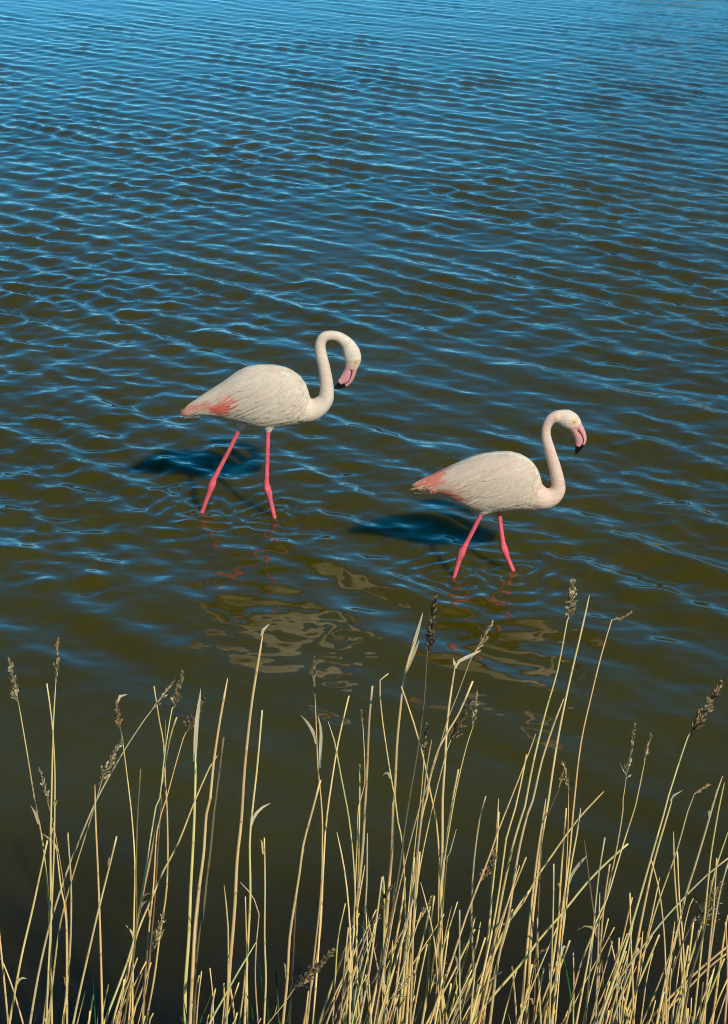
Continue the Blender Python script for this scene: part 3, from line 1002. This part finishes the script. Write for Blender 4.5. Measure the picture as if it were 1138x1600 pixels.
R([(649, 1002), (634, 1051), (627, 1107), (621, 1164), (616, 1248), (614, 1253), (611, 1332), (607, 1385), (602, 1464), (590, 1540), (575, 1600)], 7.5, None, [([(634, 1052), (648, 1005), (661, 957)], 6), ([(635, 1050), (648, 1020), (655, 1000)], 6)], label='tall reed splitting into two slim pale blades at the top', ref='two-bladed stalk')
R([(662, 1174), (660, 1209), (656, 1250), (652, 1279), (642, 1385), (625, 1600)], 4.5, ('thin_dark', (662, 1178), (667, 1131)), label='reed with a small dull brown spike among crossing stems', ref='small brown spike')
R([(671, 1016), (669, 1023), (664, 1097), (653, 1174), (641, 1237), (634, 1279), (628, 1319), (623, 1358), (610, 1437), (599, 1498), (590, 1600)], 6.5, ('dense_dark', (670, 1020), (681, 929)), label='reed with a long dense dark brown plume, nearly black', ref='dense dark plume')
R([(706, 1153), (699, 1170), (688, 1209), (678, 1248), (665, 1305), (655, 1358), (647, 1424), (642, 1503), (628, 1600)], 5, ('brown', (703, 1160), (735, 1099)), label='reed with a fluffy dark brown plume against the pale mirrored patch', ref='fluffy brown plume')
R([(739, 1132), (730, 1160), (720, 1202), (711, 1248), (704, 1292), (697, 1337), (692, 1379), (690, 1600)], 5, ('thin_tan', (739, 1134), (746, 1082)), label='reed with a thin forked straw plume of separate sprigs', ref='forked straw plume')
R([(713, 1039), (707, 1076), (700, 1128), (695, 1199), (691, 1248), (690, 1319), (688, 1385), (688, 1464), (692, 1543), (693, 1600)], 7, None, [([(713, 1042), (718, 1034), (735, 1025), (752, 1016)], 6, (0.75, 0.67, 0.48)), ([(713, 1044), (710, 1036), (708, 1028)], 4)], label='reed with one stiff cream leaf bent sideways like a flag', ref='sideways cream leaf')
R([(745, 1015), (737, 1030), (716, 1086), (699, 1128), (681, 1188), (660, 1248), (657, 1253), (639, 1319), (618, 1411), (607, 1477), (586, 1600)], 4.5, ('sparse', (742, 1020), (769, 974)), label='slim reed with a wispy, hardly visible plume over the reflection', ref='wispy faint plume')
R([(836, 1146), (820, 1189), (797, 1250), (779, 1297), (766, 1337), (750, 1379), (731, 1429), (715, 1477), (702, 1516), (686, 1556), (671, 1600)], 6.5, ('brown', (752, 1376), (772, 1322)), label='long slanting reed with a brown tuft hanging halfway down its stem', ref='halfway-tufted stalk', bend=-0.1)
R([(891, 963), (888, 970), (873, 1046), (853, 1112), (833, 1189), (821, 1249), (819, 1260), (805, 1305), (792, 1363), (781, 1424), (771, 1490), (760, 1556), (755, 1600)], 7.5, ('creamy', (891, 965), (895, 908)), label='tallest reed with a thick cream and brown plume by the right bird', ref='thick creamy plume')
R([(889, 1232), (889, 1250), (887, 1305), (884, 1358), (868, 1600)], 4, ('sparse', (889, 1234), (881, 1192)), label='thin reed with a small open sprig of seed', ref='small open sprig')
R([(875, 1226), (872, 1236), (855, 1274), (846, 1310), (835, 1600)], 4, ('sparse', (874, 1229), (880, 1206)), label='stunted reed bending outward with a few loose seeds', ref='stunted seedy reed')
R([(955, 968), (954, 971), (939, 1023), (923, 1093), (909, 1162), (899, 1249), (897, 1266), (891, 1326), (885, 1371), (877, 1424), (870, 1503), (864, 1600)], 6, ('thin_dark', (955, 969), (988, 954)), label='tall reed with a black plume drooping sideways from its top', ref='drooping black plume', bend=-0.12)
R([(977, 1219), (972, 1250), (972, 1266), (964, 1319), (954, 1371), (943, 1424), (925, 1464), (906, 1516), (885, 1600)], 6, ('thin_tan', (977, 1221), (992, 1138)), label='reed with a narrow tan plume broken into two tufts', ref='two-tufted plume')
R([(1007, 1186), (1000, 1220), (994, 1249), (991, 1262), (975, 1313), (962, 1358), (949, 1403), (930, 1445), (920, 1503), (901, 1600)], 6, ('sparse', (1007, 1188), (1017, 1150)), label='reed with a ragged greyish plume next to the two-tufted one', ref='ragged greyish plume')
R([(1081, 1146), (1077, 1152), (1059, 1205), (1046, 1245), (1038, 1274), (1020, 1332), (1004, 1385), (986, 1443), (970, 1495), (949, 1556), (935, 1600)], 7.5, ('brush', (1080, 1148), (1127, 1066)), label='stout leaning reed with a big brush-like brown plume', ref='big brush plume')
R([(1049, 1250), (1038, 1287), (1022, 1345), (1007, 1419), (996, 1477), (983, 1543), (970, 1600)], 6.5, None, ([(1048, 1252), (1054, 1243), (1067, 1235)], 5), label='reed with a small pale leaf jutting beneath the brush-like plume', ref='small jutting leaf')
R([(1086, 1239), (1075, 1266), (1057, 1327), (1038, 1379), (1020, 1432), (1007, 1485), (996, 1543), (980, 1600)], 6, ('sparse', (1086, 1240), (1108, 1226)), label='reed with a thin tassel bent over almost level', ref='level bent tassel')
R([(1138, 1297), (1117, 1358), (1102, 1424), (1086, 1477), (1067, 1543), (1057, 1600)], 7.5, ('bushy', (1098, 1450), (1126, 1378)), label='thick leaning reed in the far clump with a crushed dark plume', ref='crushed dark plume')
R([(690, 1440), (689, 1516), (691, 1560), (700, 1600)], 6, ('bushy', (688, 1532), (690, 1478)), label='reed with a bushy brown tuft low between dense stems', ref='bushy low tuft')
R([(836, 1512), (826, 1560), (818, 1600)], 4, ('thin_dark', (834, 1516), (858, 1482)), label='low reed with a crumpled blackish plume near the water', ref='crumpled black plume', bend=0.2)
R([(579, 1455), (570, 1480), (562, 1500), (548, 1600)], 3.5, ('sparse', (575, 1466), (601, 1398)), label='thin reed with a faint ragged tassel behind thicker stems', ref='faint ragged tassel')
R([(236, 1490), (233, 1520), (225, 1560), (215, 1600)], 3.5, ('tan', (237, 1488), (256, 1428)), label='short reed with a small straw plume between two taller stems', ref='small hidden plume')
R([(666, 1420), (655, 1440), (640, 1480), (612, 1600)], 3.5, ('sparse', (660, 1432), (676, 1398)), label='thin reed with two dark wisps crossing a pale stem', ref='two dark wisps')
R([(596, 1382), (600, 1420), (602, 1500), (600, 1600)], 5, ('brown', (598, 1405), (613, 1384)), label='reed with a small frayed brown tuft beside a thick stem', ref='small frayed tuft')
R([(598, 1600), (570, 1604)], 4, ('sparse', (612, 1560), (648, 1518)), label='nearly flat reed with a thin tassel lying over the dense stems', ref='flat-lying tassel', Y=2.2)

# --- bare stems: (points, width)
BARE = [
    ([(74, 1068), (81, 1130), (84, 1200), (84, 1250), (82, 1400), (74, 1600)], 4.5), ([(107, 1301), (111, 1385), (108, 1490), (99, 1600)], 5.5), ([(75, 1313), (53, 1419), (34, 1498), (14, 1600)], 6),
    ([(88, 1330), (95, 1390), (103, 1440), (106, 1600)], 5), ([(221, 1202), (215, 1279), (212, 1358), (211, 1464), (195, 1600)], 5), ([(242, 1072), (251, 1128), (257, 1163), (259, 1227), (261, 1279), (260, 1385), (250, 1464), (242, 1530), (229, 1600)], 4.5),
    ([(276, 1121), (264, 1156), (251, 1227), (245, 1280), (237, 1332), (224, 1400), (205, 1500), (185, 1600)], 5.5), ([(260, 1125), (258, 1190), (246, 1330), (240, 1420), (225, 1600)], 4), ([(339, 1181), (327, 1199), (306, 1248), (299, 1266), (279, 1319), (258, 1358), (240, 1400), (216, 1456), (200, 1516), (174, 1600)], 5),
    ([(356, 1060), (343, 1125), (332, 1195), (327, 1248), (321, 1274), (318, 1332), (312, 1385), (306, 1450), (302, 1530), (298, 1600)], 8), ([(351, 1151), (337, 1248), (334, 1268), (326, 1342), (322, 1371), (317, 1424), (309, 1485), (304, 1600)], 7), ([(318, 1334), (314, 1358), (308, 1430), (304, 1500), (300, 1600)], 8),
    ([(148, 1226), (150, 1279), (155, 1363), (158, 1450), (159, 1543), (159, 1600)], 5.5), ([(181, 1307), (166, 1369), (153, 1424), (140, 1485), (116, 1600)], 6), ([(0, 1497), (16, 1535), (37, 1600)], 4.5), ([(-8, 1360), (4, 1500), (12, 1604)], 5),
    ([(410, 1109), (400, 1206), (393, 1266), (389, 1319), (391, 1398), (388, 1490), (384, 1600)], 6), ([(414, 1308), (416, 1385), (415, 1464), (416, 1530), (412, 1600)], 5), ([(349, 1382), (355, 1445), (356, 1520), (355, 1600)], 5), ([(385, 1400), (386, 1470), (386, 1600)], 4),
    ([(374, 1379), (386, 1392), (396, 1406), (404, 1429), (401, 1469), (400, 1530), (405, 1600)], 4), ([(399, 1471), (372, 1516), (346, 1564), (327, 1600)], 5.5), ([(500, 1218), (486, 1274), (475, 1319), (470, 1360), (464, 1400), (454, 1464), (449, 1530), (441, 1600)], 7), ([(476, 1325), (467, 1371), (463, 1420), (459, 1490), (454, 1556), (452, 1600)], 6.5),
    ([(504, 1340), (499, 1411), (490, 1490), (480, 1600)], 5.5), ([(547, 1088), (530, 1160), (519, 1223), (515, 1247), (509, 1292), (505, 1345), (490, 1600)], 5), ([(514, 1127), (523, 1157), (533, 1216), (544, 1279), (551, 1345), (555, 1411), (558, 1490), (563, 1600)], 4.5), ([(583, 1072), (577, 1128), (572, 1216), (569, 1266), (566, 1332), (558, 1411), (544, 1490), (533, 1600)], 7.5),
    ([(561, 1195), (561, 1248), (560, 1400), (556, 1600)], 5), ([(525, 1300), (537, 1358), (545, 1424), (549, 1500), (548, 1600)], 5), ([(541, 1411), (530, 1464), (525, 1530), (520, 1600)], 4.5), ([(573, 1302), (573, 1385), (569, 1464), (564, 1600)], 5.5), ([(570, 1352), (562, 1400), (552, 1480), (540, 1600)], 5), ([(544, 1450), (538, 1500), (530, 1600)], 5), ([(578, 1519), (543, 1577), (528, 1604)], 6), ([(578, 1445), (552, 1520), (522, 1600)], 5),
    ([(606, 1052), (593, 1062), (595, 1111), (604, 1174), (614, 1230), (617, 1240), (623, 1284), (631, 1324), (634, 1411), (636, 1600)], 4), ([(628, 1072), (646, 1128), (660, 1181), (665, 1206), (673, 1247), (681, 1287), (686, 1345), (686, 1411), (689, 1516), (700, 1600)], 5), ([(738, 1065), (716, 1118), (688, 1167), (672, 1223), (669, 1245), (660, 1279), (650, 1358), (642, 1411), (636, 1490), (628, 1600)], 6.5),
    ([(718, 1203), (707, 1260), (694, 1348), (690, 1420), (685, 1600)], 6), ([(674, 1154), (667, 1195), (658, 1290), (650, 1400), (640, 1600)], 5), ([(759, 1243), (750, 1279), (742, 1345), (739, 1395), (738, 1437), (740, 1516), (745, 1600)], 5.5), ([(779, 1247), (776, 1305), (771, 1358), (768, 1424), (760, 1490), (742, 1600)], 5.5), ([(780, 1268), (777, 1332), (768, 1420), (750, 1600)], 5), ([(824, 1178), (814, 1225), (805, 1262), (790, 1310), (785, 1345), (774, 1420), (755, 1520), (735, 1604)], 5),
    ([(880, 1092), (866, 1126), (846, 1186), (832, 1249), (824, 1271), (813, 1319), (805, 1369), (796, 1430), (779, 1503), (765, 1600)], 6.5), ([(920, 930), (906, 996), (890, 1069), (873, 1156), (858, 1249), (854, 1270), (846, 1311), (840, 1358), (832, 1424), (828, 1477), (826, 1543), (824, 1600)], 6), ([(853, 1247), (846, 1290), (838, 1340), (828, 1430), (815, 1600)], 6.5), ([(884, 1263), (880, 1319), (876, 1385), (872, 1450), (850, 1600)], 6), ([(907, 1262), (901, 1305), (891, 1363), (884, 1430), (862, 1600)], 5.5),
    ([(945, 1237), (904, 1282), (864, 1337), (838, 1374), (818, 1410), (797, 1437), (773, 1485), (725, 1600)], 5.5), ([(983, 1319), (954, 1345), (920, 1379), (880, 1427), (838, 1474), (823, 1495), (792, 1530), (760, 1566), (735, 1604)], 6.5), ([(823, 1340), (805, 1382), (789, 1419), (765, 1490), (740, 1600)], 5.5), ([(829, 1390), (800, 1432), (773, 1490), (735, 1600)], 6), ([(752, 1441), (742, 1490), (730, 1524), (705, 1600)], 6), ([(841, 1434), (842, 1503), (846, 1600)], 5.5),
    ([(673, 1416), (663, 1464), (650, 1516), (640, 1600)], 6), ([(656, 1379), (668, 1424), (676, 1458), (682, 1500), (690, 1600)], 4), ([(600, 1369), (602, 1437), (598, 1600)], 5.5), ([(713, 1295), (702, 1332), (694, 1369), (680, 1600)], 5), ([(598, 1371), (586, 1450), (576, 1516), (560, 1600)], 6), ([(704, 1416), (694, 1464), (692, 1500), (688, 1604)], 3.5), ([(634, 1371), (626, 1437), (607, 1530), (596, 1600)], 6.5), ([(618, 1380), (612, 1440), (590, 1530), (575, 1604)], 6),
    ([(641, 1412), (630, 1450), (600, 1500), (570, 1560), (556, 1604)], 5.5), ([(648, 1340), (641, 1420), (632, 1500), (622, 1604)], 6.5), ([(655, 1330), (646, 1440), (640, 1520), (636, 1604)], 6.5), ([(680, 1400), (672, 1470), (668, 1540), (658, 1604)], 6.5), ([(700, 1340), (690, 1420), (676, 1500), (664, 1604)], 5), ([(614, 1470), (610, 1530), (604, 1604)], 6), ([(632, 1440), (622, 1510), (612, 1604)], 6), ([(784, 1440), (768, 1520), (748, 1604)], 6), ([(800, 1420), (778, 1500), (752, 1604)], 5.5), ([(812, 1352), (797, 1400), (778, 1470), (748, 1604)], 5), ([(735, 1530), (722, 1570), (712, 1604)], 6), ([(745, 1505), (738, 1560), (734, 1604)], 6),
    ([(1131, 1213), (1122, 1237), (1104, 1297), (1086, 1353), (1070, 1400), (1057, 1453), (1046, 1503), (1030, 1600)], 6.5), ([(1133, 1222), (1124, 1261), (1112, 1324), (1107, 1363), (1100, 1430), (1085, 1600)], 5), ([(1054, 1300), (1055, 1358), (1059, 1424), (1063, 1490), (1070, 1600)], 5.5), ([(1058, 1330), (1060, 1400), (1066, 1470), (1074, 1600)], 5), ([(1016, 1343), (1028, 1385), (1036, 1437), (1041, 1503), (1042, 1600)], 4.5),
    ([(1142, 1338), (1102, 1369), (1062, 1408), (1030, 1443), (996, 1487), (964, 1532), (927, 1600)], 5.5), ([(1142, 1475), (1102, 1508), (1059, 1548), (1033, 1574), (1012, 1600)], 7), ([(1142, 1487), (1106, 1514), (1064, 1556), (1038, 1582), (1020, 1604)], 6.5), ([(913, 1312), (922, 1379), (930, 1432), (941, 1503), (946, 1600)], 5), ([(945, 1308), (935, 1363), (927, 1437), (915, 1600)], 5), ([(953, 1350), (946, 1390), (938, 1464), (933, 1600)], 5.5), ([(939, 1395), (936, 1480), (930, 1600)], 5),
    ([(983, 1395), (985, 1464), (989, 1530), (992, 1600)], 5), ([(953, 1460), (970, 1532), (984, 1600)], 4.5), ([(864, 1350), (863, 1437), (860, 1600)], 5), ([(1137, 1348), (1126, 1385), (1117, 1437), (1109, 1503), (1100, 1600)], 6), ([(1084, 1403), (1072, 1440), (1050, 1600)], 3.5), ([(1030, 1371), (1017, 1437), (985, 1600)], 4.5), ([(1020, 1490), (1010, 1530), (1000, 1600)], 4), ([(1088, 1432), (1065, 1480), (1048, 1530), (1025, 1600)], 6), ([(1138, 1429), (1128, 1490), (1112, 1600)], 6.5),
    ([(1120, 1340), (1116, 1420), (1108, 1500), (1100, 1604)], 5), ([(1112, 1375), (1102, 1450), (1080, 1530), (1066, 1604)], 6), ([(1135, 1440), (1138, 1520), (1132, 1604)], 6), ([(1056, 1440), (1046, 1510), (1034, 1604)], 5.5), ([(1004, 1455), (996, 1520), (988, 1604)], 6), ([(1119, 1508), (1108, 1550), (1094, 1604)], 4), ([(964, 1490), (956, 1540), (944, 1604)], 5), ([(1138, 1530), (1124, 1560), (1108, 1604)], 5),
]
for p, w in BARE:
    r_ = random.Random(int(p[0][0] * 7 + p[0][1]))
    R(p, w * 1.0, broken=r_.random() < 0.6)
# --- short broken stubs filling the foot of the clumps
def clump(n, xa, xb, ya, yb, sl):
    for _ in range(n):
        x = rng.uniform(xa, xb); y = rng.uniform(ya, yb)
        d = (1604 - y) * (sl + rng.gauss(0, 0.16))
        R([(x, y), (x - d * 0.5 + rng.uniform(-2, 2), (y + 1604) / 2), (x - d, 1604)], rng.uniform(3.5, 6.5), broken=True)


clump(34, 560, 720, 1400, 1575, 0.22)
clump(28, 720, 900, 1430, 1580, 0.30)
clump(36, 940, 1138, 1400, 1580, 0.25)
clump(14, 168, 240, 1490, 1590, 0.30)
clump(11, 290, 420, 1510, 1590, 0.12)
clump(6, 430, 560, 1500, 1590, 0.18)
clump(5, 20, 150, 1540, 1595, 0.1)

# names for the rest: each one by the marked reeds it stands between
for e in REEDS:
    tall = 'tall' if e['y'] < 1180 else ('middling' if e['y'] < 1400 else 'short')
    e['kindw'] = tall
marks = sorted([e for e in REEDS if e['ref']], key=lambda e: e['x'])
bare = [e for e in REEDS if not e['ref']]
ORD = ['first', 'second', 'third', 'fourth', 'fifth', 'sixth', 'seventh', 'eighth', 'ninth', 'tenth', 'eleventh', 'twelfth', 'thirteenth', 'fourteenth', 'fifteenth', 'sixteenth', 'seventeenth', 'eighteenth', 'nineteenth', 'twentieth']
groups = {}
for e in bare:
    xs_ = [m['x'] for m in marks]
    k = int(np.searchsorted(xs_, e['x']))
    lo = marks[k - 1] if k > 0 else None
    hi = marks[k] if k < len(marks) else None
    groups.setdefault((id(lo), id(hi), e['kindw']), (lo, hi, []))[2].append(e)
for (a, b, kw), (lo, hi, es) in groups.items():
    es.sort(key=lambda e: e['x'])
    for i, e in enumerate(es):
        o_ = ORD[min(i, 19)]
        if lo and hi:
            lab = f"{o_} {kw} bare reed from the {lo['ref']} towards the {hi['ref']}"
        elif lo:
            lab = f"{o_} {kw} bare reed beyond the {lo['ref']} at the clump's outer end"
        else:
            es2 = es[::-1]
            lab = f"{ORD[es2.index(e)]} {kw} bare reed outside the {hi['ref']} at the picture's edge"
        e['o']['label'] = lab

# ------------------------------------------------------------------ green shoots
def shoot(pts, w, near, g=(0.035, 0.13, 0.022), Y=2.4):
    r = random.Random(int(pts[0][0]))
    P = [at(x, y, Y + 0.05 * k) for k, (x, y) in enumerate(pts[::-1])]
    foot = ground_reed(P[::-1], r)[::-1]
    full = foot + P
    mb = MB()
    leaf_mesh(mb, full, w * px_size(P[0]) * 0.5, r, g, 0.5)
    o = mb.build('green_shoot', M_GREEN, None, full[0])
    tag(o, 'young green reed blade ' + near, 'reed blade', 'green shoots among the dry reeds')


shoot([(145, 1528), (147, 1560), (149, 1604)], 6, 'standing alone beside the upright stem of the first clump')
shoot([(431, 1516), (434, 1560), (437, 1604)], 9, 'with a broad bright base in the gap behind the bent-tipped stalk', (0.04, 0.17, 0.025))
shoot([(456, 1558), (452, 1580), (446, 1604)], 7, 'low against the pair of touching thick stems')
shoot([(338, 1524), (328, 1560), (310, 1604)], 6, 'leaning outward and dull beside the thick pale stems', (0.05, 0.09, 0.02))
shoot([(369, 1522), (380, 1545), (392, 1570), (396, 1604)], 6, 'arched and narrow between the pale stems')
shoot([(374, 1572), (375, 1588), (376, 1604)], 8, 'short and stubby at the foot of a leaning stem')
shoot([(427, 1464), (429, 1490), (432, 1530), (436, 1604)], 4, 'dark and needle thin above the broad green one', (0.02, 0.045, 0.015))
shoot([(551, 1532), (552, 1565), (553, 1604)], 7, 'hidden behind crossing straw stems of the middle clump')
shoot([(414, 1512), (417, 1560), (420, 1604)], 9, 'dark and wide at the foot of a lone thin stem', (0.02, 0.07, 0.018))
shoot([(402, 1496), (408, 1530), (414, 1604)], 6, 'upright beside the curling dead leaf', (0.025, 0.09, 0.02))
shoot([(876, 1474), (885, 1516), (893, 1564), (897, 1604)], 7, 'curving into the open gap behind the drooping plume reed', (0.045, 0.18, 0.03))
shoot([(286, 1560), (290, 1580), (292, 1604)], 9, 'squat beneath the broad upright blade')
shoot([(1097, 1545), (1092, 1575), (1086, 1604)], 5, 'thin and shaded within the outermost clump', (0.03, 0.09, 0.02))
shoot([(12, 1555), (16, 1580), (14, 1604)], 4, 'dark at the outermost corner of the bank', (0.02, 0.05, 0.015))

# ------------------------------------------------------------------ unseen old leaves and stalks, added below the frame to shade the near water
def shade_thatch():
    mb = MB()
    r = random.Random(21)
    for i in range(5200):
        x = r.uniform(-2.6, 2.6); y = r.uniform(1.7, 3.45)
        z = bank_z(x, y)
        lim = CAM_H - y * 0.865          # keep under the foot of the frame
        h = r.uniform(0.25, 1.0) * max(0.1, min(1.1, lim - z))
        a = r.random() * 6.283
        ln = r.uniform(0.05, 0.35)
        p0 = Vector((x, y, z - 0.02)); p2 = p0 + Vector((math.cos(a) * ln, math.sin(a) * ln * 0.6, h)); p1 = p0.lerp(p2, 0.5) + Vector((0, 0, h * 0.15))
        w = r.uniform(0.002, 0.006)
        s = Vector((math.cos(a + 1.57), math.sin(a + 1.57), 0)) * w
        c = r.choice([STRAW, STRAW2, (0.30, 0.24, 0.13), (0.16, 0.12, 0.07), (0.06, 0.10, 0.03)])
        mb.add([p0 - s, p0 + s, p1 + s, p1 - s, p2], [(0, 1, 2, 3), (3, 2, 4)], c)
    tag(mb.build('shade_litter', M_LEAF, None), None, None, None, 'stuff')


shade_thatch()
